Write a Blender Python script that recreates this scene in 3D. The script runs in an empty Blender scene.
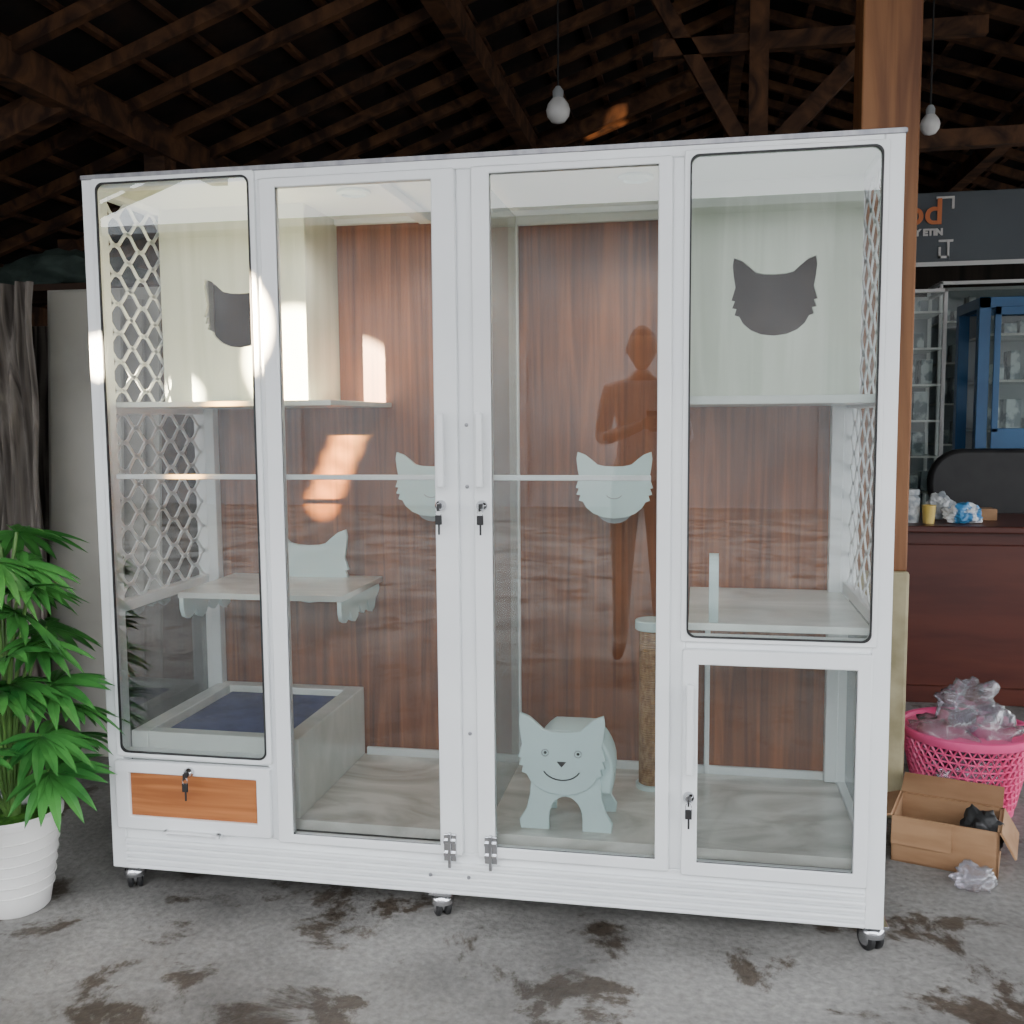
import bpy, bmesh, math, random
from mathutils import Vector, Matrix, noise
random.seed(7)
S=bpy.context.scene
# ---------------------------------------------------------------- materials
def newmat(name):
    m=bpy.data.materials.new(name);m.use_nodes=True
    nt=m.node_tree;b=nt.nodes["Principled BSDF"];return m,nt,b
def N(nt,t,**kw):
    n=nt.nodes.new(t)
    for k,v in kw.items(): setattr(n,k,v)
    return n
def setc(b,c,r=.5,metal=0.,spec=.5):
    b.inputs["Base Color"].default_value=(*c,1);b.inputs["Roughness"].default_value=r
    b.inputs["Metallic"].default_value=metal;b.inputs["Specular IOR Level"].default_value=spec
def noisy(name,c1,c2,scale=(5,5,5),rough=.5,metal=0.,bump=0.,detail=6,lo=.35,hi=.65,spec=.5,dist=0.):
    m,nt,b=newmat(name);setc(b,c1,rough,metal,spec)
    tc=N(nt,"ShaderNodeTexCoord");mp=N(nt,"ShaderNodeMapping");mp.inputs["Scale"].default_value=scale
    no=N(nt,"ShaderNodeTexNoise");no.inputs["Scale"].default_value=1;no.inputs["Detail"].default_value=detail;no.inputs["Distortion"].default_value=dist
    cr=N(nt,"ShaderNodeValToRGB");cr.color_ramp.elements[0].position=lo;cr.color_ramp.elements[1].position=hi
    cr.color_ramp.elements[0].color=(*c1,1);cr.color_ramp.elements[1].color=(*c2,1)
    L=nt.links.new
    L(tc.outputs["Object"],mp.inputs[0]);L(mp.outputs[0],no.inputs["Vector"]);L(no.outputs["Fac"],cr.inputs[0]);L(cr.outputs[0],b.inputs["Base Color"])
    if bump:
        bp=N(nt,"ShaderNodeBump");bp.inputs["Strength"].default_value=bump;bp.inputs["Distance"].default_value=.01
        L(no.outputs["Fac"],bp.inputs["Height"]);L(bp.outputs[0],b.inputs["Normal"])
    return m
WHITE=noisy("white_aluminium",(.78,.80,.81),(.84,.86,.86),(3,3,3),.32)
RIM=noisy("brushed_edge",(.22,.22,.24),(.32,.32,.33),(40,3,3),.4,.5)
CATW=noisy("painted_mint_white",(.62,.78,.78),(.68,.82,.82),(4,4,4),.4)
HOUSE=noisy("white_wood_grain",(.62,.66,.55),(.78,.80,.70),(14,14,1.1),.5,detail=9,dist=1.0)
PANEL=noisy("brown_wood_panel",(.105,.026,.008),(.31,.098,.031),(34,34,1.0),.42,detail=9,dist=1.4,lo=.30,hi=.70)
DRAWW=noisy("drawer_wood",(.31,.10,.028),(.47,.17,.052),(3,3,50),.4,detail=8,dist=.8)
MARB=noisy("marble_vinyl",(.54,.51,.46),(.84,.81,.76),(2.2,5,3),.22,detail=5,dist=2.5,lo=.36,hi=.62)
SHELFM=noisy("pale_shelf",(.66,.69,.65),(.80,.82,.78),(3,8,3),.25,dist=1.5)
GREYP=noisy("grey_panel",(.30,.32,.33),(.38,.40,.41),(3,3,3),.5)
BLUE=noisy("blue_mat",(.030,.045,.16),(.05,.075,.23),(20,20,20),.85)
BLACK=noisy("black_rubber",(.012,.012,.013),(.02,.02,.02),(10,10,10),.55)
CHROME=noisy("chrome",(.55,.56,.58),(.7,.7,.72),(10,10,10),.15,1.)
ROPE=noisy("sisal_rope",(.30,.15,.06),(.48,.29,.14),(90,90,40),.9,bump=.5)
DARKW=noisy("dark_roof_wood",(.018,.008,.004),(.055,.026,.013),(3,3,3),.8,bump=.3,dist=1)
RAFT=noisy("rafter_wood",(.028,.011,.005),(.16,.07,.028),(5,5,5),.75,bump=.3,dist=1.5,lo=.38,hi=.72)
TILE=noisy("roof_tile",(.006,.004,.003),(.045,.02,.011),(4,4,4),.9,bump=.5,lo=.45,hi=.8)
POSTW=noisy("teak_post",(.13,.047,.016),(.30,.13,.048),(16,16,1.0),.6,detail=8,dist=1.,bump=.3)
PLAST=noisy("old_plaster",(.24,.21,.11),(.42,.37,.23),(8,8,8),.8,bump=.4)
WALLD=noisy("dark_wall_boards",(.008,.006,.005),(.028,.02,.014),(12,12,1),.9,bump=.2)
BLOCKER=noisy("blocker_grey",(.30,.29,.29),(.44,.43,.43),(1,1,1),.9)  # grey for the added block that dims the glass reflections
DESK=noisy("desk_laminate",(.065,.012,.007),(.10,.022,.012),(2,2,14),.35)
SIGN=noisy("sign_board",(.09,.105,.12),(.12,.14,.15),(1,1,1),.5)
ORANGE=noisy("sign_orange",(.75,.22,.08),(.8,.26,.1),(3,3,3),.5)
BLUEF=noisy("blue_frame",(.012,.075,.19),(.02,.11,.25),(3,3,3),.35)
PINK=noisy("pink_plastic",(.75,.07,.22),(.84,.12,.30),(3,3,3),.35)
CARD=noisy("cardboard",(.27,.145,.07),(.38,.22,.115),(5,5,20),.85)
POT=noisy("white_pot",(.74,.73,.70),(.80,.79,.77),(3,3,3),.35)
SOIL=noisy("green_moss",(.03,.12,.01),(.10,.28,.03),(40,40,40),.95,bump=.8)
LEAF=noisy("palm_leaf",(.018,.11,.022),(.08,.29,.06),(7,7,7),.33)
STEM=noisy("palm_stem",(.07,.16,.03),(.12,.24,.06),(9,9,9),.5)
SHEETW=noisy("white_board",(.32,.31,.27),(.46,.45,.40),(2,2,2),.5)
SHEETB=noisy("beige_board",(.20,.19,.16),(.30,.28,.24),(2,2,2),.5)
SHEETG=noisy("grey_sheet",(.035,.027,.022),(.22,.195,.17),(22,22,1.4),.8,bump=.5,dist=1)
TARP=noisy("green_tarp",(.012,.025,.02),(.035,.055,.045),(9,9,9),.8,bump=.6)
BULB=noisy("bulb_glass",(.62,.62,.60),(.7,.7,.68),(3,3,3),.2)
ITEMW=noisy("white_goods",(.25,.28,.30),(.62,.64,.64),(14,14,14),.5,lo=.45,hi=.55)
SKIN=noisy("skin",(.45,.26,.17),(.52,.32,.22),(6,6,6),.5)
SHIRT=noisy("white_shirt",(.74,.74,.76),(.82,.82,.84),(20,20,20),.85)
TROU=noisy("trousers",(.42,.39,.35),(.52,.48,.43),(20,20,20),.85)
def glassmat(name,tint,f=1.6,rough=0.0,diffuse_mix=0.):
    m=bpy.data.materials.new(name);m.use_nodes=True;nt=m.node_tree;nt.nodes.clear();L=nt.links.new
    o=N(nt,"ShaderNodeOutputMaterial");mx=N(nt,"ShaderNodeMixShader");t=N(nt,"ShaderNodeBsdfTransparent");t.inputs[0].default_value=(*tint,1)
    g=N(nt,"ShaderNodeBsdfGlossy");g.inputs["Roughness"].default_value=rough
    fr=N(nt,"ShaderNodeFresnel");fr.inputs[0].default_value=1.5;mu=N(nt,"ShaderNodeMath",operation='MULTIPLY');mu.inputs[1].default_value=f;mu.use_clamp=True
    L(fr.outputs[0],mu.inputs[0]);L(mu.outputs[0],mx.inputs[0]);L(t.outputs[0],mx.inputs[1]);L(g.outputs[0],mx.inputs[2])
    if diffuse_mix:
        d=N(nt,"ShaderNodeBsdfDiffuse");d.inputs[0].default_value=(.8,.82,.85,1);m2=N(nt,"ShaderNodeMixShader");m2.inputs[0].default_value=diffuse_mix
        L(mx.outputs[0],m2.inputs[1]);L(d.outputs[0],m2.inputs[2]);L(m2.outputs[0],o.inputs[0])
    else: L(mx.outputs[0],o.inputs[0])
    return m
GLASS=glassmat("clear_glass",(.945,.965,.96),1.7)
GLASSI=glassmat("inner_glass",(.86,.90,.89),.9)
GLASSP=glassmat("partition_pane",(.88,.92,.91),.6,.0,.18)  # diffuse share paints the pane's pale reflection into the material
BAG=glassmat("clear_plastic_bag",(.88,.85,.92),1.6,.15,.16)
def concrete():
    m,nt,b=newmat("stained_concrete");L=nt.links.new
    tc=N(nt,"ShaderNodeTexCoord")
    def nz(s,d,dist=0,off=0):
        mp=N(nt,"ShaderNodeMapping");mp.inputs["Location"].default_value=(off,off*.7,0);L(tc.outputs["Object"],mp.inputs[0])
        n=N(nt,"ShaderNodeTexNoise");n.inputs["Scale"].default_value=s;n.inputs["Detail"].default_value=d;n.inputs["Distortion"].default_value=dist;L(mp.outputs[0],n.inputs["Vector"]);return n
    a=nz(1.8,9,.4);c=nz(3.2,11,.3,2.3);c.inputs["Roughness"].default_value=.70;g=nz(55,4)
    r1=N(nt,"ShaderNodeValToRGB");r1.color_ramp.elements[0].position=.34;r1.color_ramp.elements[1].position=.66
    r1.color_ramp.elements[0].color=(.135,.130,.122,1);r1.color_ramp.elements[1].color=(.34,.33,.31,1);L(a.outputs[0],r1.inputs[0])
    r2=N(nt,"ShaderNodeValToRGB");r2.color_ramp.elements[0].position=.535;r2.color_ramp.elements[1].position=.585
    r2.color_ramp.elements[0].color=(1,1,1,1);r2.color_ramp.elements[1].color=(.32,.26,.21,1);L(c.outputs[0],r2.inputs[0])
    r3=N(nt,"ShaderNodeValToRGB");r3.color_ramp.elements[0].position=.3;r3.color_ramp.elements[1].position=.7
    r3.color_ramp.elements[0].color=(.70,.70,.70,1);r3.color_ramp.elements[1].color=(1.1,1.1,1.1,1);L(g.outputs[0],r3.inputs[0])
    m1=N(nt,"ShaderNodeMixRGB",blend_type='MULTIPLY');m1.inputs[0].default_value=1;L(r1.outputs[0],m1.inputs[1]);L(r2.outputs[0],m1.inputs[2])
    m2=N(nt,"ShaderNodeMixRGB",blend_type='MULTIPLY');m2.inputs[0].default_value=1;L(m1.outputs[0],m2.inputs[1]);L(r3.outputs[0],m2.inputs[2])
    L(m2.outputs[0],b.inputs["Base Color"])
    rr=N(nt,"ShaderNodeMapRange");rr.inputs[1].default_value=.4;rr.inputs[2].default_value=.7;rr.inputs[3].default_value=.75;rr.inputs[4].default_value=.4
    L(c.outputs[0],rr.inputs[0]);L(rr.outputs[0],b.inputs["Roughness"])
    bp=N(nt,"ShaderNodeBump");bp.inputs["Strength"].default_value=.4;bp.inputs["Distance"].default_value=.01;L(g.outputs[0],bp.inputs["Height"]);L(bp.outputs[0],b.inputs["Normal"])
    return m
CONC=concrete()
# ---------------------------------------------------------------- builders
def empty(name):
    e=bpy.data.objects.new(name,None);S.collection.objects.link(e);return e
def fin(name,me,mat,parent=None,bevel=0,smooth=False):
    if smooth:
        for p in me.polygons:p.use_smooth=True
    for m in (mat if isinstance(mat,list) else [mat]): me.materials.append(m)
    o=bpy.data.objects.new(name,me);S.collection.objects.link(o)
    if parent:o.parent=parent
    if bevel:
        b=o.modifiers.new("bev","BEVEL");b.width=bevel;b.segments=2;b.limit_method='ANGLE'
    return o
def addbox(bm,b,M=None):
    x0,x1,y0,y1,z0,z1=b
    r=bmesh.ops.create_cube(bm,size=1)
    bmesh.ops.scale(bm,vec=(x1-x0,y1-y0,z1-z0),verts=r['verts'])
    bmesh.ops.translate(bm,vec=((x0+x1)/2,(y0+y1)/2,(z0+z1)/2),verts=r['verts'])
    if M is not None: bmesh.ops.transform(bm,matrix=M,verts=r['verts'])
def boxes(name,L,mat,parent=None,bevel=.0025):
    bm=bmesh.new()
    for b in L: addbox(bm,b)
    me=bpy.data.meshes.new(name);bm.to_mesh(me);bm.free();return fin(name,me,mat,parent,bevel)
def addbeam(bm,p0,p1,w,h,up=Vector((0,0,1))):
    p0=Vector(p0);p1=Vector(p1);d=p1-p0;l=d.length;d.normalize()
    if abs(d.dot(up))>.98: up=Vector((0,1,0))
    s=d.cross(up).normalized();u=s.cross(d)
    M=Matrix((s,d,u)).transposed().to_4x4();M.translation=(p0+p1)/2
    addbox(bm,(-w/2,w/2,-l/2,l/2,-h/2,h/2),M)
def beams(name,L,mat,parent=None,bevel=0):
    bm=bmesh.new()
    for a in L: addbeam(bm,*a)
    me=bpy.data.meshes.new(name);bm.to_mesh(me);bm.free();return fin(name,me,mat,parent,bevel)
def plate(name,loops,thick,loc,axis,mat,parent=None,bev=0):
    cu=bpy.data.curves.new(name,'CURVE');cu.dimensions='2D';cu.fill_mode='BOTH';cu.extrude=thick/2-bev;cu.bevel_depth=bev;cu.bevel_resolution=1
    for lp in loops:
        sp=cu.splines.new('POLY');sp.points.add(len(lp)-1);sp.use_cyclic_u=True
        for i,p in enumerate(lp): sp.points[i].co=(p[0],p[1],0,1)
    t=bpy.data.objects.new("tmp",cu);S.collection.objects.link(t)
    dg=bpy.context.evaluated_depsgraph_get();me=bpy.data.meshes.new_from_object(t.evaluated_get(dg))
    bpy.data.objects.remove(t);me.name=name
    R=Matrix.Rotation(math.pi/2,4,'X')
    if axis=='x': R=Matrix.Rotation(math.pi/2,4,'Z')@R
    if axis=='z': R=Matrix.Identity(4)
    me.transform(Matrix.Translation(loc)@R);me.materials.clear()
    return fin(name,me,mat,parent)
def lathe(name,prof,loc,mat,parent=None,seg=40,smooth=True,R=None):
    bm=bmesh.new();rings=[]
    for r,z in prof:
        rings.append([bm.verts.new((max(r,1e-4)*math.cos(2*math.pi*i/seg),max(r,1e-4)*math.sin(2*math.pi*i/seg),z)) for i in range(seg)])
    for a,b in zip(rings,rings[1:]):
        for i in range(seg): bm.faces.new((a[i],a[(i+1)%seg],b[(i+1)%seg],b[i]))
    bm.faces.new(rings[0][::-1]);bm.faces.new(rings[-1])
    M=Matrix.Translation(loc)
    if R is not None:M=M@R
    bm.transform(M);me=bpy.data.meshes.new(name);bm.to_mesh(me);bm.free()
    o=fin(name,me,mat,parent,0,smooth)
    if smooth:
        o.modifiers.new("es","EDGE_SPLIT").split_angle=math.radians(40)
    return o
def tube(name,pts,r,mat,parent=None,cyclic=False,radii=None):
    cu=bpy.data.curves.new(name,'CURVE');cu.dimensions='3D';cu.bevel_depth=r;cu.bevel_resolution=3;cu.use_fill_caps=True
    sp=cu.splines.new('POLY');sp.points.add(len(pts)-1);sp.use_cyclic_u=cyclic
    for i,p in enumerate(pts):
        sp.points[i].co=(*p,1)
        if radii: sp.points[i].radius=radii[i]
    t=bpy.data.objects.new("tmp",cu);S.collection.objects.link(t)
    dg=bpy.context.evaluated_depsgraph_get();me=bpy.data.meshes.new_from_object(t.evaluated_get(dg));bpy.data.objects.remove(t)
    me.materials.clear();return fin(name,me,mat,parent,0,True)
def rrect(x0,x1,z0,z1,r,n=6):
    p=[]
    for cx,cz,a0 in ((x1-r,z1-r,0),(x0+r,z1-r,90),(x0+r,z0+r,180),(x1-r,z0+r,270)):
        for i in range(n+1):
            a=math.radians(a0+90*i/n);p.append((cx+r*math.cos(a),cz+r*math.sin(a)))
    return p
def cathead(cx,cz,w,h):
    half=[(0,.56),(.25,.57),(.44,.62),(.58,.76),(.76,.92),(.95,1.0),(.98,.80),(.95,.50),(.91,.25),(.97,.02),(1.0,-.08),(.92,-.10),(.98,-.28),(.88,-.30),(.92,-.46),(.81,-.50),(.72,-.68),(.54,-.85),(.30,-.96),(0,-1.0)]
    pts=[(x,y) for x,y in half]+[(-x,y) for x,y in half[-2:0:-1]]
    return [(cx+x*w/2,cz+y*h/2) for x,y in pts]
# ---------------------------------------------------------------- camera
F,cx,cy,cz,yw,pt,rl=0.9878,1.5586,-2.35,1.2823,-0.1861,-0.0933,-0.0078
f=Vector((math.sin(yw)*math.cos(pt),math.cos(yw)*math.cos(pt),math.sin(pt)))
ri=f.cross(Vector((0,0,1))).normalized();up=ri.cross(f)
r2=ri*math.cos(rl)+up*math.sin(rl);u2=-ri*math.sin(rl)+up*math.cos(rl)
cam=bpy.data.cameras.new("camera");co=bpy.data.objects.new("camera",cam);S.collection.objects.link(co)
M=Matrix((r2,u2,-f)).transposed().to_4x4();M.translation=(cx,cy,cz);co.matrix_world=M
cam.sensor_width=36;cam.lens=F*1000/1024*36;cam.clip_start=.05;S.camera=co
# ---------------------------------------------------------------- cabinet
C=empty("cat_cabinet");D=.5714;ZB=.075;ZT=1.908
P=.042
boxes("frame",[(0,.045,0,P,ZB,ZT),(1.957,2,0,P,ZB,ZT),(0,.045,D-P,D,ZB,ZT),(1.957,2,D-P,D,ZB,ZT),
 (.045,1.957,0,.04,1.876,ZT),(0,.04,P,D-P,1.87,ZT),(1.96,2,P,D-P,1.87,ZT),(.045,1.957,D-.03,D,1.87,ZT),
 (.045,1.957,0,.03,ZB,.188),(0,.04,P,D-P,ZB,.24),(1.96,2,P,D-P,ZB,.24),
 (.462,.492,0,.04,.188,1.876),(.985,1.026,0,.04,.188,1.876),(1.497,1.535,0,.04,.188,1.876),
 (1.535,1.957,0,.035,.737,.767),(.045,.462,0,.035,.384,.404),
 (.005,.035,P,D-P,.77,.80),(.005,.035,P,D-P,1.305,1.33),(1.965,1.995,P,D-P,.79,.82),(1.965,1.995,P,D-P,1.305,1.33),
 (.035,.068,D-.045,D-.01,.235,1.88),(1.925,1.96,D-.045,D-.01,.235,1.88),(1.008,1.036,D-.03,D-.008,.235,1.88),(1.585,1.6,D-.03,D-.01,.235,.79),
 (1.036,1.50,D-.03,D-.01,1.845,1.87),(.74,.78,.05,D-.02,1.862,1.885)],WHITE,C,.003)
boxes("top_edge",[(0,2,-.004,.01,1.900,1.912),(0,.01,0,D,1.902,1.912),(1.99,2.004,0,D,1.902,1.912)],RIM,C,.001)
boxes("ribbed_skirt",[(.045,1.957,-.011,.002,z,z+.011) for z in (.080,.098,.116,.134,.152)],WHITE,C,.004)
boxes("back_panel",[(.01,1.99,D-.008,D-.002,.2,1.9)],PANEL,C,0)
boxes("floor_panel",[(.04,1.96,.03,D-.01,.205,.232)],MARB,C,.001)
boxes("roof_panel",[(.04,1.96,.04,D-.03,1.886,1.9)],HOUSE,C,.001)
boxes("floor_trim",[(.54,1.93,D-.022,D-.009,.232,.256)],WHITE,C,.002)
def door(nm,x0,x1,z0,z1,gx0,gx1,gz0,gz1):
    plate(nm+"_frame",[rrect(x0,x1,z0,z1,.004,2),rrect(gx0,gx1,gz0,gz1,.004)],.026,(0,-.004,0),'y',WHITE,C,.003)
    gasket(nm,gx0,gx1,gz0,gz1,.004)
def gasket(nm,x0,x1,z0,z1,r):
    plate(nm+"_gasket",[rrect(x0-.001,x1+.001,z0-.001,z1+.001,r),rrect(x0+.003,x1-.003,z0+.003,z1-.003,r)],.006,(0,-.0105,0),'y',BLACK,C)
    plate(nm+"_glass",[rrect(x0,x1,z0,z1,r)],.0004,(0,-.006,0),'y',GLASS,C)
door("left_door",.494,.983,.190,1.874,.530,.931,.208,1.856)
door("right_door",1.028,1.495,.190,1.874,1.067,1.468,.213,1.862)
door("lower_door",1.530,1.955,.184,.735,1.562,1.928,.212,.704)
for nm,a in (("left_window",(.047,.462,.404,1.888)),("right_window",(1.537,1.953,.766,1.876))):
    x0,x1,z0,z1=a
    plate(nm+"_frame",[rrect(x0-.012,x1+.012,z0-.01,z1+.01,.004,2),rrect(x0,x1,z0,z1,.02)],.02,(0,.000,0),'y',WHITE,C,.002)
    gasket(nm,x0,x1,z0,z1,.02)
plate("drawer_frame",[rrect(.03,.468,.196,.378,.004,2),rrect(.065,.436,.226,.352,.004,2)],.022,(0,-.005,0),'y',WHITE,C,.003)
boxes("drawer_inlay",[(.06,.44,-.006,.004,.222,.356)],DRAWW,C,0)
boxes("drawer_pull",[(.17,.33,-.03,-.006,.192,.199),(.17,.18,-.03,-.004,.186,.199),(.32,.33,-.03,-.004,.186,.199)],WHITE,C,.002)
boxes("litter_box_body",[(.05,.10,.035,D-.012,.232,.448),(.482,.532,.035,D-.012,.232,.448),(.10,.482,.035,.075,.232,.448),(.10,.482,D-.06,D-.012,.232,.448),(.10,.482,.075,D-.06,.232,.415)],SHELFM,C,.003)
boxes("inner_rail",[(.05,.985,.018,.028,1.134,1.147),(1.03,1.45,.018,.028,1.134,1.147)],WHITE,C,.002)
boxes("side_glass",[(.018,.0182,P,D-P,.24,.77),(1.982,1.9822,P,D-P,.24,.79)],GLASSI,C,0)
boxes("partition_glass",[(1.032,1.0322,.045,D-.03,.235,1.87)],GLASSP,C,0)
def vhandle(nm,x,z0,z1):
    boxes(nm,[(x-.009,x+.009,-.05,-.034,z0,z1),(x-.006,x+.006,-.036,-.014,z0+.02,z0+.035),(x-.006,x+.006,-.036,-.014,z1-.035,z1-.02)],WHITE,C,.004)
vhandle("handle_left",.949,1.12,1.30);vhandle("handle_right",1.045,1.12,1.30);vhandle("handle_lower",1.546,.44,.66)
def lock(nm,x,z):
    R=Matrix.Rotation(math.pi/2,4,'X')
    lathe(nm+"_barrel",[(.013,0),(.013,.012),(.010,.016),(.008,.02)],(x,-.014,z),CHROME,C,20,R=R)
    boxes(nm+"_key",[(x-.002,x+.002,-.052,-.03,z-.012,z+.006),(x-.008,x+.008,-.046,-.040,z-.045,z-.022),(x-.002,x+.003,-.044,-.04,z-.07,z-.04)],BLACK,C,.0015)
    tube(nm+"_ring",[(x+.007*math.cos(a*.5),-.043,z-.016+.01*math.sin(a*.5)) for a in range(13)],.001,CHROME,C)
lock("lock_a",.943,1.075);lock("lock_b",1.046,1.075);lock("lock_c",.247,.362);lock("lock_d",1.545,.378)
for x,n in ((.955,"latch_left"),(1.06,"latch_right")):
    boxes(n,[(x-.016,x+.016,-.024,-.016,.175,.245),(x-.004,x+.004,-.032,-.02,.16,.25),(x-.016,x+.016,-.03,-.02,.19,.2),(x-.016,x+.016,-.03,-.02,.222,.232)],CHROME,C,.0015)
for k,(x,z) in enumerate(((1.005,1.27),(1.005,1.12),(1.005,.5),(.90,.13),(1.0,.13))):
    lathe("screw_%d"%k,[(.005,0),(.004,.003),(.001,.004)],(x,-.0005 if z>.2 else -.012,z),RIM,C,12,R=Matrix.Rotation(math.pi/2,4,'X'))
def lattice(nm,x,y0,y1,z0,z1):
    cw,ch=.112,.078;bm=bmesh.new()
    def seg(a,b):
        d=Vector((0,b[0]-a[0],b[1]-a[1]))
        addbeam(bm,(x,a[0],a[1]),(x,b[0],b[1]),.004,.0095,Vector((0,-d.z,d.y)).normalized())
    nr=int(round((z1-z0)/ch*2));hh=(z1-z0)/nr;ncol=int(round((y1-y0)/cw));ww=(y1-y0)/ncol
    def strand(ya,za,yb,zb):
        pr=None
        for k in range(5):
            t=k/4;s=t-.12*math.sin(2*math.pi*t)
            p=(ya+(yb-ya)*t,za+(zb-za)*s)
            if pr: seg(pr,p)
            pr=p
    for i in range(nr):
        za=z0+i*hh;zb=za+hh
        for j in range(ncol):
            ya=y0+j*ww;ym=ya+ww/2;yb=ya+ww
            if i%2==0: strand(ya,za,ym-.004,zb);strand(ym+.004,zb,yb,za);seg((ym-.006,zb),(ym+.006,zb))
            else: strand(ym-.004,za,ya,zb);strand(ym+.004,za,yb,zb)
    me=bpy.data.meshes.new(nm);bm.to_mesh(me);bm.free();return fin(nm,me,WHITE,C)
for nm,x in (("lattice_left",.022),("lattice_right",1.978)):
    zl=.80 if x<1 else .82
    lattice(nm+"_upper",x,.045,D-.045,1.33,1.87);lattice(nm+"_lower",x,.045,D-.045,zl,1.305)
HY=.31
plate("cat_house_left_front",[[(.036,1.336),(.476,1.336),(.476,1.886),(.036,1.886)],cathead(.275,1.59,.215,.195)],.012,(0,HY,0),'y',HOUSE,C)
boxes("cat_house_left_side",[(.464,.476,HY+.006,D-.01,1.336,1.886)],HOUSE,C,.001)
boxes("cat_house_left_shelf",[(.036,.64,.05,D-.01,1.322,1.336)],SHELFM,C,.002)
plate("cat_house_right_front",[[(1.52,1.334),(1.962,1.334),(1.962,1.886),(1.52,1.886)],cathead(1.748,1.592,.215,.2)],.012,(0,HY,0),'y',HOUSE,C)
boxes("cat_house_right_side",[(1.515,1.527,.045,D-.01,1.334,1.886)],HOUSE,C,.001)
boxes("cat_house_right_shelf",[(1.515,1.962,.03,D-.01,1.314,1.334)],SHELFM,C,.002)
boxes("cat_house_hole_shade",[(.07,.464,D-.014,D-.009,1.336,1.886),(1.53,1.925,D-.014,D-.009,1.334,1.886)],DARKW,C,0)  # dark sheets added to put shade behind the cat-shaped holes
boxes("right_mid_shelf",[(1.54,1.962,.04,D-.01,.772,.79)],SHELFM,C,.002)
boxes("partition_low",[(1.528,1.53,.045,D-.01,.235,.77)],GLASSI,C,0)
for k,(x,y) in enumerate(((.66,.2),(1.40,.2))):
    lathe("downlight_%d"%k,[(.045,0),(.045,-.006),(.032,-.01),(.03,-.004)],(x,y,1.884),CATW,C,28)
plate("shelf_cat_tail_board",[[(.05,.79),(.052,.90),(.06,.94),(.08,.955),(.095,.93),(.09,.90),(.105,.87),(.095,.85),(.11,.83),(.10,.81),(.12,.79)]],.022,(1.60,0,0),'x',CATW,C)
def caster(nm,x,y):
    E=C
    boxes(nm+"_plate",[(x-.03,x+.03,y-.03,y+.03,.068,.076)],CHROME,E,.001)
    a=.5
    R=Matrix.Translation((x,y,0))@Matrix.Rotation(a,4,'Z');RR=Matrix.Rotation(a,4,'Z')@Matrix.Rotation(math.pi/2,4,'Y')
    for s in (-.012,.012):
        lathe(nm+"_wheel",[(.0,-.007),(.024,-.008),(.029,-.005),(.030,0),(.029,.005),(.024,.008),(0,.007)],R@Vector((s,.010,.030)),BLACK,E,28,R=RR)
    lathe(nm+"_hood",[(.029,.006),(.031,.014),(.028,.026),(.018,.034),(.008,.038)],R@Vector((0,.004,.032)),CHROME,E,28)
    lathe(nm+"_hub",[(.0,-.022),(.016,-.022),(.018,-.020),(.018,.020),(.016,.022),(0,.022)],R@Vector((0,.010,.030)),CHROME,E,20,R=RR)
for k,(x,y) in enumerate(((.04,.04),(.92,.03),(1.985,.045),(.04,.52),(1.96,.52),(1.0,.52))): caster("caster_%d"%k,x,y)
# ---------------------------------------------------------------- cabinet contents
boxes("blue_mat",[(.112,.470,.09,D-.07,.4165,.432)],BLUE,None,.006)
W1=empty("cat_wall_shelf")
plate("board",[[(.11,.20),(.60,.20),(.60,D-.012),(.11,D-.012)]],.016,(0,0,.793),'z',SHELFM,W1)
plate("cat_back",[cathead(.375,.835,.26,.23)],.012,(0,D-.05,.0),'y',CATW,W1)
sc=[(.20,.785),(.20,.765)]
for k in range(4):
    for a in range(5):
        t=math.radians(180+45*a);sc.append((.235+.075*k+.035*math.cos(t)*1.0,.755-.01*(k%2)+.035*math.sin(t)))
sc+=[(.53,.765),(.53,.785)]
plate("bracket_right",[sc],.012,(.592,0,0),'x',CATW,W1);plate("bracket_left",[sc],.012,(.12,0,0),'x',CATW,W1)
for k,(x0) in enumerate((.806,1.331)):
    E=empty("cat_face_step")
    yf=.40
    plate("face",[cathead(x0,1.098,.214,.185),[(x0-.035+.006*math.cos(a),1.115+.006*math.sin(a)) for a in [i*.785 for i in range(8)]],[(x0+.035+.006*math.cos(a),1.115+.006*math.sin(a)) for a in [i*.785 for i in range(8)]]],.012,(0,yf,0),'y',CATW,E)
    st=[(x0-.085,D-.009),(x0-.085,yf+.006),(x0+.085,yf+.006),(x0+.085,D-.009)]
    plate("step",[st],.016,(0,0,1.075),'z',SHELFM,E)
    plate("support",[[(x0-.055,1.066)]+[(x0+.055*math.cos(math.radians(180+18*i)),1.04+.05*math.sin(math.radians(180+18*i))) for i in range(11)]+[(x0+.055,1.066)]],D-.012-yf-.008,(0,(D-.012+yf+.008)/2,0),'y',GREYP,E)
    tube("smile",[(x0+.022*math.cos(math.radians(200+14*i)),yf-.0065,1.075+.014*math.sin(math.radians(200+14*i))) for i in range(11)],.0012,GREYP,E)
E=empty("scratching_post")
pr=[];z=.245
while z<.69: pr+=[(.033,z),(.0365,z+.003),(.033,z+.006)];z+=.0065
lathe("rope",pr,(1.437,.42,0),ROPE,E,32)
lathe("cap",[(.045,.69),(.048,.693),(.048,.715),(.045,.718)],(1.437,.42,0),CATW,E,36)
lathe("base",[(.045,.233),(.045,.245)],(1.437,.42,0),CATW,E,36)
E=empty("cat_step_stool");sx,sy=1.235,.07
hx=sx-.008
plate("head",[cathead(hx,.434,.22,.205)],.014,(0,sy,0),'y',CATW,E,.002)
z0=.2335
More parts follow.
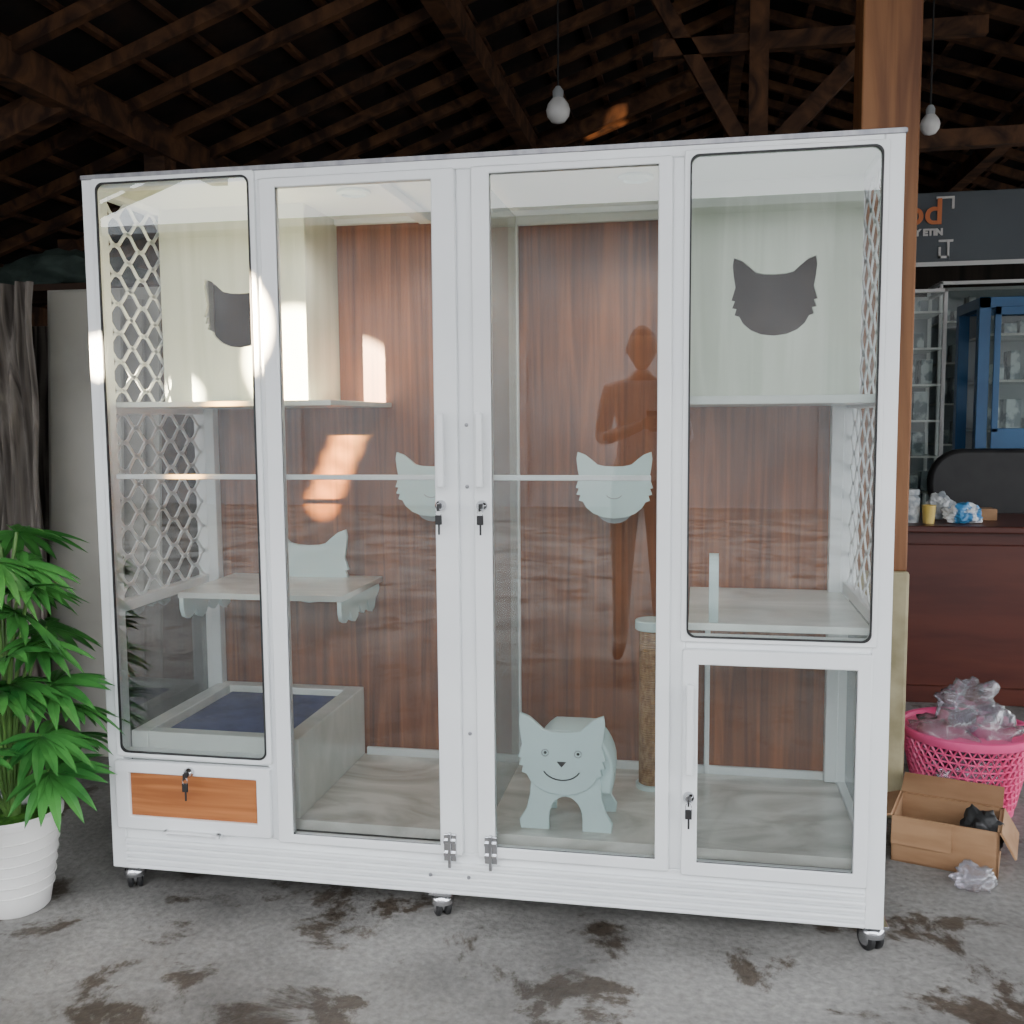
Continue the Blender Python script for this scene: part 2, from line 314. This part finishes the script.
arch=[(sx-.115,z0),(sx-.118,z0+.02),(sx-.10,z0+.05),(sx-.09,z0+.09),(sx-.085,z0+.16),(sx+.085,z0+.16),(sx+.09,z0+.09),(sx+.10,z0+.05),(sx+.118,z0+.02),(sx+.115,z0),(sx+.045,z0)]
arch+=[(sx+.045*math.cos(math.radians(a)),z0+.03+.06*math.sin(math.radians(a))) for a in range(0,181,15)]+[(sx-.045,z0)]
plate("front_legs",[arch],.014,(0,sy+.0145,0),'y',CATW,E,.002)
plate("rear_legs",[arch],.014,(0,sy+.155,0),'y',CATW,E,.002)
bx=sx+.012
body=[(bx-.098,z0+.10)]+[(bx+.102*math.cos(math.radians(180-a)),z0+.15+.10*min(1,1.15*math.sin(math.radians(a)))) for a in range(0,181,10)]+[(bx+.098,z0+.10)]
plate("body",[body],.125,(0,sy+.085,0),'y',CATW,E,.006)
for s in (-1,1):
    ex=hx+s*.042
    tube("eye",[(ex+.009*math.cos(a*.6),sy-.009,.44+.009*math.sin(a*.6)) for a in range(11)],.0012,GREYP,E)
    lathe("pupil",[(.004,0),(.003,.002)],(ex,sy-.0075,.44),BLACK,E,12,R=Matrix.Rotation(math.pi/2,4,'X'))
tube("mouth",[(hx+.05*math.cos(math.radians(205+13*i)),sy-.009,.408+.038*math.sin(math.radians(205+13*i))) for i in range(11)],.0017,BLACK,E)
plate("nose",[[(hx-.012,.418),(hx+.012,.418),(hx,.404)]],.004,(0,sy-.008,0),'y',BLACK,E)
# ---------------------------------------------------------------- place
def plane(name,vs,mat):
    me=bpy.data.meshes.new(name);me.from_pydata(vs,[],[tuple(range(len(vs)))]);return fin(name,me,mat)
plane("floor",[(-14,-22,0),(16,-22,0),(16,9,0),(-14,9,0)],CONC)
boxes("wall_back",[(-5,7,7.0,7.15,0,4.2)],WALLD,None,0)
boxes("wall_left",[(-4.6,-4.45,-1.5,7,0,2.2)],WALLD,None,0)
E=empty("sky_reflection_blocker")  # out-of-view block added to cut the sky reflected in the cabinet glass
boxes("blocker_face",[(-9,12,-12.3,-12,0,4.1)],BLOCKER,E,0)
boxes("blocker_ledge",[(-9.3,12.3,-12.2,-11.5,4.1,4.22)],GREYP,E,0)
boxes("blocker_panels",[(x,x+1.6,-12,-11.95,0,2.2) for x in (-6,-2.5,3.2,6.8)],GREYP,E,0)
m=.35
def rz(x): return 3.30+m*(x-.285) if x<1.8 else 3.83-m*(x-1.8)
RY0=-3.3;RY1=7.2
RF=empty("roof_structure")
bm=bmesh.new()
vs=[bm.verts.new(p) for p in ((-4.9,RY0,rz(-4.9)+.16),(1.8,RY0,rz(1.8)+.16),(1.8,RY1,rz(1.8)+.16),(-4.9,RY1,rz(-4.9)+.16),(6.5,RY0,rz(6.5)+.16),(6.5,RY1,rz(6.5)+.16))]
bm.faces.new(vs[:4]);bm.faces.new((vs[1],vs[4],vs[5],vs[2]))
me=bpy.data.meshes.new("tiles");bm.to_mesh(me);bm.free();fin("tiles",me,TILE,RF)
L=[]
y=RY0+.1
while y<RY1:
    L.append(((-4.9,y,rz(-4.9)+.05),(1.8,y,rz(1.8)+.05),.05,.06));L.append(((6.5,y,rz(6.5)+.05),(1.8,y,rz(1.8)+.05),.05,.06));y+=.42
beams("rafters",L,RAFT,RF)
L=[]
x=-4.8
while x<6.4:
    L.append(((x,RY0,rz(x)+.12),(x,RY1,rz(x)+.12),.04,.025));x+=.27
beams("battens",L,RAFT,RF)
beams("purlins",[((-1.26,RY0,2.76),(-1.26,RY1,2.76),.10,.15),((.33,RY0,3.28),(.33,RY1,3.28),.10,.14),((1.8,RY0,3.78),(1.8,RY1,3.78),.09,.14),((-3.2,RY0,2.05),(-3.2,RY1,2.05),.1,.14),((3.6,RY0,3.17),(3.6,RY1,3.17),.1,.12)],RAFT,RF)
beams("truss",[((1.86,3.3,2.55),(1.86,3.3,3.75),.10,.10),((1.93,3.3,2.72),(2.75,3.3,3.55),.07,.09),((1.78,3.3,2.75),(1.3,3.3,3.6),.06,.08),((1.2,3.3,2.72),(4.6,3.3,2.72),.08,.09),((1.3,3.3,3.28),(3.0,3.3,3.28),.06,.09),
 ((-2.2,5.0,2.3),(1.6,5.0,3.7),.07,.1),((-3.2,1.8,2.0),(-1.26,1.8,2.72),.08,.1)],RAFT,RF)
boxes("posts",[(-3.25,-3.15,1.6,1.7,0,2.1),(-1.35,-1.23,2.6,2.72,0,2.72),(-2.3,-2.2,3.2,3.3,0,2.4)],RAFT,RF,0)
E=empty("wooden_post")
boxes("timber",[(2.035,2.205,.88,1.05,.80,3.76)],POSTW,E,.006)
boxes("plaster_base",[(2.03,2.212,.87,1.06,0,.80)],PLAST,E,.01)
for x,y,z,s in ((.955,2,2.613,1),(2.466,2,2.46,.75)):
    E=empty("hanging_bulb")
    tube("cord",[(x,y,z+.06),(x,y,rz(x)+.05)],.004,BLACK,E)
    lathe("socket",[(.0,.03*s),(.022*s,.03*s),(.024*s,.07*s),(.01,.09*s)],(x,y,z),GREYP,E,20)
    lathe("bulb",[(.005,-.065*s),(.03*s,-.058*s),(.047*s,-.035*s),(.052*s,-.01*s),(.045*s,.015*s),(.026*s,.04*s)],(x,y,z),BULB,E,28)
# ---------------------------------------------------------------- right background
E=empty("shop_sign")
boxes("board",[(2.3,4.6,4.0,4.04,2.19,2.60)],SIGN,E,.004)
boxes("border",[(2.93,3.03,3.985,3.998,2.56,2.572),(3.018,3.03,3.985,3.998,2.50,2.56),(2.95,3.01,3.985,3.998,2.215,2.228),(2.95,2.962,3.985,3.998,2.215,2.28),(2.998,3.01,3.985,3.998,2.215,2.31),(2.95,3.03,3.985,3.998,2.31,2.322),(2.3,4.6,3.99,4.0,2.17,2.195)],POT,E,0)
def text(nm,s,size,loc,mat):
    cu=bpy.data.curves.new(nm,'FONT');cu.body=s;cu.size=size;cu.extrude=.004;cu.align_x='RIGHT';cu.offset=.003
    t=bpy.data.objects.new("t",cu);S.collection.objects.link(t);dg=bpy.context.evaluated_depsgraph_get()
    me=bpy.data.meshes.new_from_object(t.evaluated_get(dg));bpy.data.objects.remove(t);me.materials.clear()
    me.transform(Matrix.Translation(loc)@Matrix.Rotation(math.pi/2,4,'X'));fin(nm,me,mat,E)
text("lettering","food",.21,(2.97,3.985,2.415),ORANGE);text("sub_lettering","BY ETIN",.052,(2.97,3.985,2.35),POT)
def display(name,x0,x1,y0,y1,z0,z1,fm,shelves,t=.05):
    E=empty(name)
    L=[(a,a+t,b,b+t,z0,z1) for a in (x0,x1-t) for b in (y0,y1-t)]
    L+=[(x0,x1,b,b+t,z,z+t) for b in (y0,y1-t) for z in (z0+.04,z1-t)]+[(a,a+t,y0,y1,z,z+t) for a in (x0,x1-t) for z in (z0+.04,z1-t)]
    boxes("frame",L,fm,E,.003)
    boxes("shelves",[(x0+t,x1-t,y0+.02,y1-.02,z,z+.012) for z in shelves],SHELFM,E,0)
    boxes("panes",[(x0+t,x1-t,y0+.02,y0+.021,z0+.05,z1-t)],GLASSI,E,0)
    boxes("back",[(x0+.01,x1-.01,y1-.012,y1-.004,z0+.05,z1-.02)],GREYP,E,0)
    L=[]
    for z in shelves:
        x=x0+t+.02
        while x<x1-t-.06:
            w=random.uniform(.03,.08);L.append((x,x+w,y0+.08,y0+.2,z+.012,z+.012+random.uniform(.05,.16)));x+=w+random.uniform(.01,.05)
    boxes("goods",L,ITEMW,E,.004)
    return E
BD=display("blue_display_cabinet",2.93,3.9,2.98,3.43,.0,1.87,BLUEF,[.7,.95,1.2,1.45,1.68],.055)
display("display_rack",2.50,2.90,3.5,3.9,.0,1.98,POT,[.85,1.05,1.25,1.45,1.65,1.85],.02)
display("aluminium_display_rack",3.0,4.4,4.15,4.5,.0,2.1,POT,[.85,1.1,1.35,1.6,1.85],.02)
boxes("door_panel",[(3.0,3.24,2.965,2.978,.95,1.22),(3.0,3.24,2.965,2.978,1.78,1.82),(3.0,3.03,2.965,2.978,1.2,1.82),(3.21,3.24,2.965,2.978,1.2,1.82)],BLUEF,BD,.002)
E=empty("wooden_counter")
boxes("top",[(2.30,4.4,2.2,2.85,.775,.805)],DESK,E,.006)
boxes("body",[(2.34,4.36,2.26,2.8,0,.775)],DESK,E,.004)
boxes("panels",[(2.40,3.2,2.245,2.26,.08,.72),(3.26,4.3,2.245,2.26,.08,.72)],DESK,E,.006)
E=empty("office_chair")
plate("backrest",[rrect(2.72,3.45,.80,1.10,.14)],.07,(0,2.93,0),'y',BLACK,E,.02)
boxes("seat",[(2.8,3.25,2.885,2.965,.44,.5)],BLACK,E,.0);lathe("column",[(.03,.05),(.03,.9)],(3.03,2.925,0),BLACK,E,16)
beams("star_base",[((3.03,2.925,.05),(3.03+.2*math.cos(a),2.925+.03*math.sin(a),.02),.03,.03) for a in (0,1.26,2.5,3.77,5.0)],BLACK,E)
lathe("storage_jar",[(.04,0),(.045,.01),(.045,.11),(.03,.125),(.042,.126),(.042,.15),(.0,.152)],(2.50,2.35,.806),ITEMW,None,24)
YEL=noisy("yellow_cup_plastic",(.7,.5,.12),(.8,.6,.2),(5,5,5),.4)
lathe("yellow_cup",[(.024,0),(.030,.08),(.032,.082),(.028,.082),(.0,.02)],(2.575,2.31,.806),YEL,None,24)
def crumple(name,loc,s,mat,seed,amp=.35,sub=4,parent=None,smooth=False,floorz=None):
    bm=bmesh.new();bmesh.ops.create_icosphere(bm,subdivisions=sub,radius=1)
    for v in bm.verts:
        p=v.co.copy();n=noise.noise(p*1.7+Vector((seed,0,0)))*amp+abs(noise.noise(p*4.5+Vector((0,seed,0))))*amp*.8
        v.co=p*(1+n-.1);v.co=Vector((v.co.x*s[0],v.co.y*s[1],v.co.z*s[2]))+Vector(loc)
        if floorz is not None and v.co.z<floorz: v.co.z=floorz
    me=bpy.data.meshes.new(name);bm.to_mesh(me);bm.free();return fin(name,me,mat,parent,0,smooth)
PKG=noisy("blue_white_wrap",(.06,.25,.5),(.75,.78,.8),(16,16,16),.3,lo=.47,hi=.53)
crumple("snack_packets",(2.72,2.34,.845),(.09,.05,.05),PKG,3,floorz=.807);crumple("tissue_pack",(2.66,2.49,.87),(.06,.045,.06),ITEMW,8,floorz=.807)
boxes("carton_box",[(2.78,2.9,2.45,2.55,.807,.86)],CARD,None,.003)
# basket
E=empty("laundry_basket");bx,by=2.43,1.02
bm=bmesh.new();seg=44;rows=9;vs=[]
for j in range(rows+1):
    t=j/rows;r=.150+.045*t;z=.035+.215*t
    vs.append([bm.verts.new((bx+r*math.cos(2*math.pi*(i+.5*(j%2))/seg),by+r*math.sin(2*math.pi*(i+.5*(j%2))/seg),z)) for i in range(seg)])
for j in range(rows):
    for i in range(seg):
        a,b=vs[j],vs[j+1];o=j%2
        if o==0: bm.faces.new((a[i],a[(i+1)%seg],b[i]));bm.faces.new((a[(i+1)%seg],b[(i+1)%seg],b[i]))
        else: bm.faces.new((a[i],b[(i+1)%seg],b[i]));bm.faces.new((a[i],a[(i+1)%seg],b[(i+1)%seg]))
me=bpy.data.meshes.new("lattice");bm.to_mesh(me);bm.free();o=fin("lattice",me,PINK,E);w=o.modifiers.new("w","WIREFRAME");w.thickness=.010;w.use_even_offset=False
lathe("rim",[(.190,.245),(.20,.247),(.208,.262),(.208,.275),(.20,.278),(.192,.275),(.190,.262)],(bx,by,0),PINK,E,48)
lathe("base",[(.143,.0),(.148,.004),(.152,.04),(.148,.04),(.143,.008),(.0,.008)],(bx,by,0),PINK,E,48)
for k,(dx,dy,dz,s) in enumerate(((-.06,-.03,.25,.10),(.06,-.02,.25,.10),(.02,.05,.33,.095),(-.02,-.05,.15,.11))):
    crumple("plastic_bag_%d"%k,(bx+dx,by+dy,dz),(s,s*.9,s*.75),BAG,k*3.1,.6,4,E,True)
tube("stick",[(bx+.12,by,.26),(bx+.24,by-.1,.36)],.008,PINK,E)
# cardboard box
E=empty("cardboard_box")
Mb=Matrix.Translation((2.285,.62,0))@Matrix.Rotation(math.radians(-18),4,'Z')
bm=bmesh.new();w,d,hh,t=.14,.10,.135,.006
for b in ((-w,w,-d,-d+t,0,hh),(-w,w,d-t,d,0,hh),(-w,-w+t,-d,d,0,hh),(w-t,w,-d,d,0,hh),(-w,w,-d,d,0,t)): addbox(bm,b,Mb)
def flap(b,piv,ax,ang): addbox(bm,b,Mb@Matrix.Translation(piv)@Matrix.Rotation(math.radians(ang),4,ax))
flap((-w,w,0,.09,0,t),(0,d,hh),'X',20);flap((-w,.02,-.08,0,-t,0),(0,-d,hh),'X',-8+90)
flap((-.09,0,-d,d,0,t),(-w,0,hh),'Y',-20);flap((0,.08,-d,d,0,t),(w,0,hh),'Y',60)
me=bpy.data.meshes.new("box");bm.to_mesh(me);bm.free();fin("carton",me,CARD,E)
crumple("black_bundle",(2.365,.57,.10),(.055,.05,.06),BLACK,5,.5,4,E,True)
crumple("plastic_scrap",(2.315,.43,.03),(.05,.045,.035),BAG,9,.6,4,None,True,.001)
# ---------------------------------------------------------------- left background
E=empty("stacked_boards")
def lean(nm,x0,x1,yb,z1,dy,t,mat,ax=0):
    bm=bmesh.new();addbox(bm,(x0,x1,0,t,0,z1),Matrix.Translation((0,yb,0))@Matrix.Rotation(-math.atan2(dy,z1),4,'X')@Matrix.Rotation(ax,4,'Y'))
    me=bpy.data.meshes.new(nm);bm.to_mesh(me);bm.free();return fin(nm,me,mat,E,.002)
lean("board_white",-.90,-.60,1.00,1.79,.12,.02,SHEETW);lean("board_beige",-.78,-.54,1.05,1.76,.12,.02,SHEETB)
lean("board_white_back",-.98,-.50,1.10,1.81,.12,.02,SHEETW)
lean("board_tall",-1.5,-.62,1.18,1.68,.12,.03,SHEETG)
bm=bmesh.new();nx,nz=140,24;g=[]
for j in range(nz+1):
    row=[]
    for i in range(nx+1):
        x=-1.7+.86*i/nx+.08*(1-j/nz)+.012*math.sin(j*.5);z=1.80*j/nz
        y=.86+.10*j/nz+.022*math.sin(i*.85)+.02*math.sin(i*.33+j*.2)+.05*noise.noise(Vector((i*.12,j*.15,0)))
        row.append(bm.verts.new((x,y-.06*(1-j/nz),z)))
    g.append(row)
for j in range(nz):
    for i in range(nx): bm.faces.new((g[j][i],g[j][i+1],g[j+1][i+1],g[j+1][i]))
me=bpy.data.meshes.new("draped_sheet");bm.to_mesh(me);bm.free();fin("draped_sheet",me,SHEETG,E,0,True)
boxes("storage_shelf",[(-2.4,-1.0,1.6,2.0,1.86,1.89),(-2.4,-2.34,1.6,1.66,0,1.86),(-1.06,-1.0,1.6,1.66,0,1.86),(-2.4,-2.34,1.94,2.0,0,1.86),(-1.06,-1.0,1.94,2.0,0,1.86)],DARKW,None,.003)
crumple("green_tarpaulin",(-1.3,1.8,1.95),(.30,.14,.10),TARP,4,.5,4,None,True,1.892)
# ---------------------------------------------------------------- palm
E=empty("potted_palm");px,py=-.215,-.11
lathe("pot",[(.075,0),(.082,.006),(.09,.05),(.105,.15),(.115,.235),(.117,.245),(.124,.248),(.126,.262),(.120,.27),(.112,.266),(.108,.24)],(px,py,0),POT,E,56)
for z,r in ((.06,.0935),(.09,.098),(.12,.102),(.15,.1065),(.18,.11),(.21,.1135)):
    tube("pot_ridge",[(px+r*math.cos(i*math.pi/24),py+r*math.sin(i*math.pi/24),z) for i in range(48)],.0022,POT,E,True)
lathe("moss",[(.11,.238),(.06,.25),(0,.255)],(px,py,0),SOIL,E,40)
bm=bmesh.new()
def leaflet(o,d,n,L,w,droop):
    s=d.cross(n).normalized();k=7;prev=None
    for i in range(k+1):
        t=i/k;c=o+d*L*t-Vector((0,0,1))*droop*L*t*t
        ww=w*max(.06,(math.sin(math.pi*min(1,t*.85+.12))))*(1 if t<.98 else .1)
        up_=n*ww*.35
        a=bm.verts.new(c-s*ww+up_);m_=bm.verts.new(c);b=bm.verts.new(c+s*ww+up_)
        if prev: bm.faces.new((prev[0],prev[1],m_,a));bm.faces.new((prev[1],prev[2],b,m_))
        prev=(a,m_,b)
spec=[(10,.60,.12),(55,.74,.11),(100,.84,.12),(-20,.48,.12),(-70,.46,.18),(-120,.55,.2),(160,.70,.2),(200,.5,.2),(250,.7,.14),(300,.62,.13),(340,.80,.07),(20,.92,.06),(-45,.70,.11),(-90,.84,.12),(-5,.38,.12),(40,.44,.14),(130,.98,.10),(-100,.36,.2),(60,1.0,.05),(230,.97,.08),(-30,.62,.07),(5,.72,.09),(180,.86,.14),(150,.56,.12),(-140,.42,.16),(210,.66,.1),(-60,.94,.08),(25,.54,.15),(-15,.86,.10)]
for a,z,r in spec:
    a=math.radians(a+random.uniform(-8,8));o0=Vector((px+.015*math.cos(a),py+.015*math.sin(a),.25))
    tip=Vector((px+r*math.cos(a),py+r*math.sin(a),z))
    mid=(o0+tip)/2+Vector((-.05*math.cos(a),-.05*math.sin(a),.05))
    pts=[]
    for i in range(9):
        t=i/8;pts.append(tuple(o0*(1-t)**2+mid*2*t*(1-t)+tip*t*t))
    tube("stem",pts,.0045,STEM,E)
    d=Vector((math.cos(a),math.sin(a),random.uniform(-.45,.25))).normalized();s=d.cross(Vector((0,0,1))).normalized();n=s.cross(d)
    rq=Matrix.Rotation(random.uniform(-.5,.5),3,d);s=rq@s;n=rq@n
    K=14;Ls=random.uniform(.145,.175)
    for i in range(K):
        b=math.radians(-120+240*i/(K-1)+random.uniform(-3,3))
        dd=(d*math.cos(b)+s*math.sin(b)+n*.10*math.cos(b*3)).normalized()
        leaflet(tip,dd,n,Ls*(.78+.22*math.cos(b))*random.uniform(.93,1.06),.0165,.18+.2*random.random())
me=bpy.data.meshes.new("fronds");bm.to_mesh(me);bm.free();fin("fronds",me,LEAF,E)
# ---------------------------------------------------------------- photographer (stands behind the camera, mirrored faintly in the glass)
def skinfig(name,V,Eg,R,mats,mfun,loc,sub=2,parent=None):
    me=bpy.data.meshes.new(name);me.from_pydata([tuple(Vector(v)+Vector(loc)) for v in V],Eg,[])
    o=bpy.data.objects.new(name,me);S.collection.objects.link(o)
    sk=o.modifiers.new("s","SKIN")
    for i,r in enumerate(R):
        rr=r if isinstance(r,tuple) else (r,r)
        me.skin_vertices[0].data[i].radius=rr
    me.skin_vertices[0].data[0].use_root=True
    ss=o.modifiers.new("ss","SUBSURF");ss.levels=sub;ss.render_levels=sub
    dg=bpy.context.evaluated_depsgraph_get();m2=bpy.data.meshes.new_from_object(o.evaluated_get(dg))
    bpy.data.objects.remove(o);m2.materials.clear()
    ob=fin(name,m2,mats,parent,0,True)
    for p in m2.polygons: p.material_index=mfun(p.center-Vector(loc))
    return ob
PE=empty("photographer");ploc=(1.27,-2.90,0)
V=[(0,0,.98),(0,0,1.12),(0,0,1.28),(0,0,1.40),(0,0,1.49),(0,.01,1.545),
 (.17,0,1.425),(.23,.05,1.17),(.20,.28,1.26),(-.17,0,1.425),(-.21,.06,1.17),(.02,.32,1.25),
 (.09,0,.90),(.10,.02,.50),(.11,0,.10),(.12,.14,.035),(-.09,0,.90),(-.10,.02,.50),(-.11,0,.10),(-.12,.14,.035)]
Eg=[(0,1),(1,2),(2,3),(3,4),(4,5),(3,6),(6,7),(7,8),(3,9),(9,10),(10,11),(0,12),(12,13),(13,14),(14,15),(0,16),(16,17),(17,18),(18,19)]
Rr=[(.15,.11),(.135,.10),(.15,.11),(.14,.10),.06,.05,.06,.045,.027,.06,.045,.027,.095,.062,.042,(.045,.03),.095,.062,.042,(.045,.03)]
def mf(c):
    if c.z<.10: return 3
    if c.z<.97 : return 1
    if c.z>1.475 or c.y>.14: return 2
    return 0
skinfig("body",V,Eg,Rr,[SHIRT,TROU,SKIN,BLACK],mf,ploc,2,PE)
bm=bmesh.new();bmesh.ops.create_icosphere(bm,subdivisions=4,radius=1)
for v in bm.verts:
    p=v.co.copy();x,y,z=p.x*.077,p.y*.095,p.z*.118
    if z<-.02: x*=1-.9*abs(z+.02)/.118*.45;y*=1-.15*abs(z)/.118
    if y>.05:
        nn=math.exp(-((x/.012)**2+((z+.012)/.022)**2));y+=.022*nn
        for sx_ in (-1,1): y-=.010*math.exp(-(((x-sx_*.03)/.014)**2+((z-.012)/.010)**2))
        y+=.006*math.exp(-((x/.022)**2+((z+.052)/.006)**2))
    v.co=Vector((x,y,z))+Vector(ploc)+Vector((0,.025,1.645))
me=bpy.data.meshes.new("head");bm.to_mesh(me);bm.free();ho=fin("head",me,[SKIN,BLACK],PE,0,True)
for p in me.polygons:
    c=p.center-Vector(ploc)-Vector((0,.025,1.645))
    p.material_index=1 if (c.z>.06 or (c.y<.0 and c.z>-.05)) else 0
for s in (-1,1): lathe("ear",[(.0,-.008),(.02,-.006),(.024,0),(.018,.006),(0,.004)],(ploc[0]+s*.077,ploc[1]+.02,1.64),SKIN,PE,16,R=Matrix.Rotation(math.pi/2,4,'Y'))
def hand(nm,wr,dirx):
    w=Vector(wr);V=[tuple(w),tuple(w+Vector((dirx*.035,.03,.01)))];Eg=[(0,1)];Rr=[.026,(.034,.018)]
    for k in range(4):
        b=len(V);o=Vector((dirx*.05,.035+.0*k,.035-.02*k));l=(.034,.038,.036,.028)[k]
        V+=[tuple(w+o),tuple(w+o+Vector((dirx*l*.9,.012,.004))),tuple(w+o+Vector((dirx*l*1.5,-.008,.002)))];Eg+=[(1,b),(b,b+1),(b+1,b+2)];Rr+=[.010,.009,.008]
    b=len(V);V+=[tuple(w+Vector((dirx*.03,.0,.04))),tuple(w+Vector((dirx*.05,-.012,.06)))];Eg+=[(1,b),(b,b+1)];Rr+=[.011,.009]
    skinfig(nm,V,Eg,Rr,[SKIN],lambda c:0,ploc,2,PE)
hand("hand_right",(.20,.28,1.26),-.9);hand("hand_left",(.02,.32,1.25),.9)
boxes("mobile_phone",[(1.31,1.46,-2.575,-2.566,1.245,1.32)],BLACK,PE,.003)
# ---------------------------------------------------------------- light
w=bpy.data.worlds.new("world");S.world=w;w.use_nodes=True;nt=w.node_tree;L=nt.links.new
bg=nt.nodes["Background"];tc=N(nt,"ShaderNodeTexCoord");sp=N(nt,"ShaderNodeSeparateXYZ");cr=N(nt,"ShaderNodeValToRGB")
cr.color_ramp.elements[0].position=.45;cr.color_ramp.elements[0].color=(.22,.21,.20,1);cr.color_ramp.elements[1].position=.60;cr.color_ramp.elements[1].color=(.92,.95,1,1)
mr=N(nt,"ShaderNodeMapRange");mr.inputs[1].default_value=-1;mr.inputs[2].default_value=1
L(tc.outputs["Generated"],sp.inputs[0]);L(sp.outputs[2],mr.inputs[0]);L(mr.outputs[0],cr.inputs[0]);L(cr.outputs[0],bg.inputs[0]);bg.inputs[1].default_value=6.2
def spot(nm,loc,tgt,e,ang,blend,col,size=.02):
    l=bpy.data.lights.new(nm,'SPOT');l.energy=e;l.spot_size=math.radians(ang);l.spot_blend=blend;l.color=col;l.shadow_soft_size=size
    o=bpy.data.objects.new(nm,l);S.collection.objects.link(o);o.location=loc;o.rotation_euler=(Vector(tgt)-Vector(loc)).to_track_quat('-Z','Y').to_euler()
spot("sunbeam_a",(-1.2,-5.5,3.1),(.39,.1,1.50),80000,2.9,.12,(1,.78,.50))
for k,(x,z) in enumerate(((.515,1.27),(.488,1.21),(.46,1.15),(.432,1.09),(.404,1.03))):
    spot("sunbeam_b%d"%k,(-1.2,-5,2.15),(x,.56,z),20000,.55,.3,(1,.46,.10))
spot("sunbeam_c",(-1.2,-5.5,3.1),(.03,0,1.45),80000,1.0,.2,(1,.84,.6))
spot("sunbeam_roof",(2.6,1.5,.3+1.4),(1.05,5.0,3.35),1500,5,.3,(1,.6,.3))
sun=bpy.data.lights.new("sun",'SUN');sun.energy=.6;sun.angle=.02;sun.color=(1,.86,.66);so=bpy.data.objects.new("sun",sun);S.collection.objects.link(so)
so.rotation_euler=Vector((.35,.25,-1)).to_track_quat('-Z','Y').to_euler()
for k,(x,y) in enumerate(((.66,.2),(1.38,.2))):  # fill spots added to brighten the interior; the fixtures are probably unlit
    l=bpy.data.lights.new("downlight_fill","SPOT");l.energy=7;l.spot_size=2.6;l.spot_blend=.6;l.shadow_soft_size=.03;l.color=(1,.93,.82)
    o=bpy.data.objects.new("downlight_fill",l);S.collection.objects.link(o);o.location=(x,y,1.868);o.parent=C
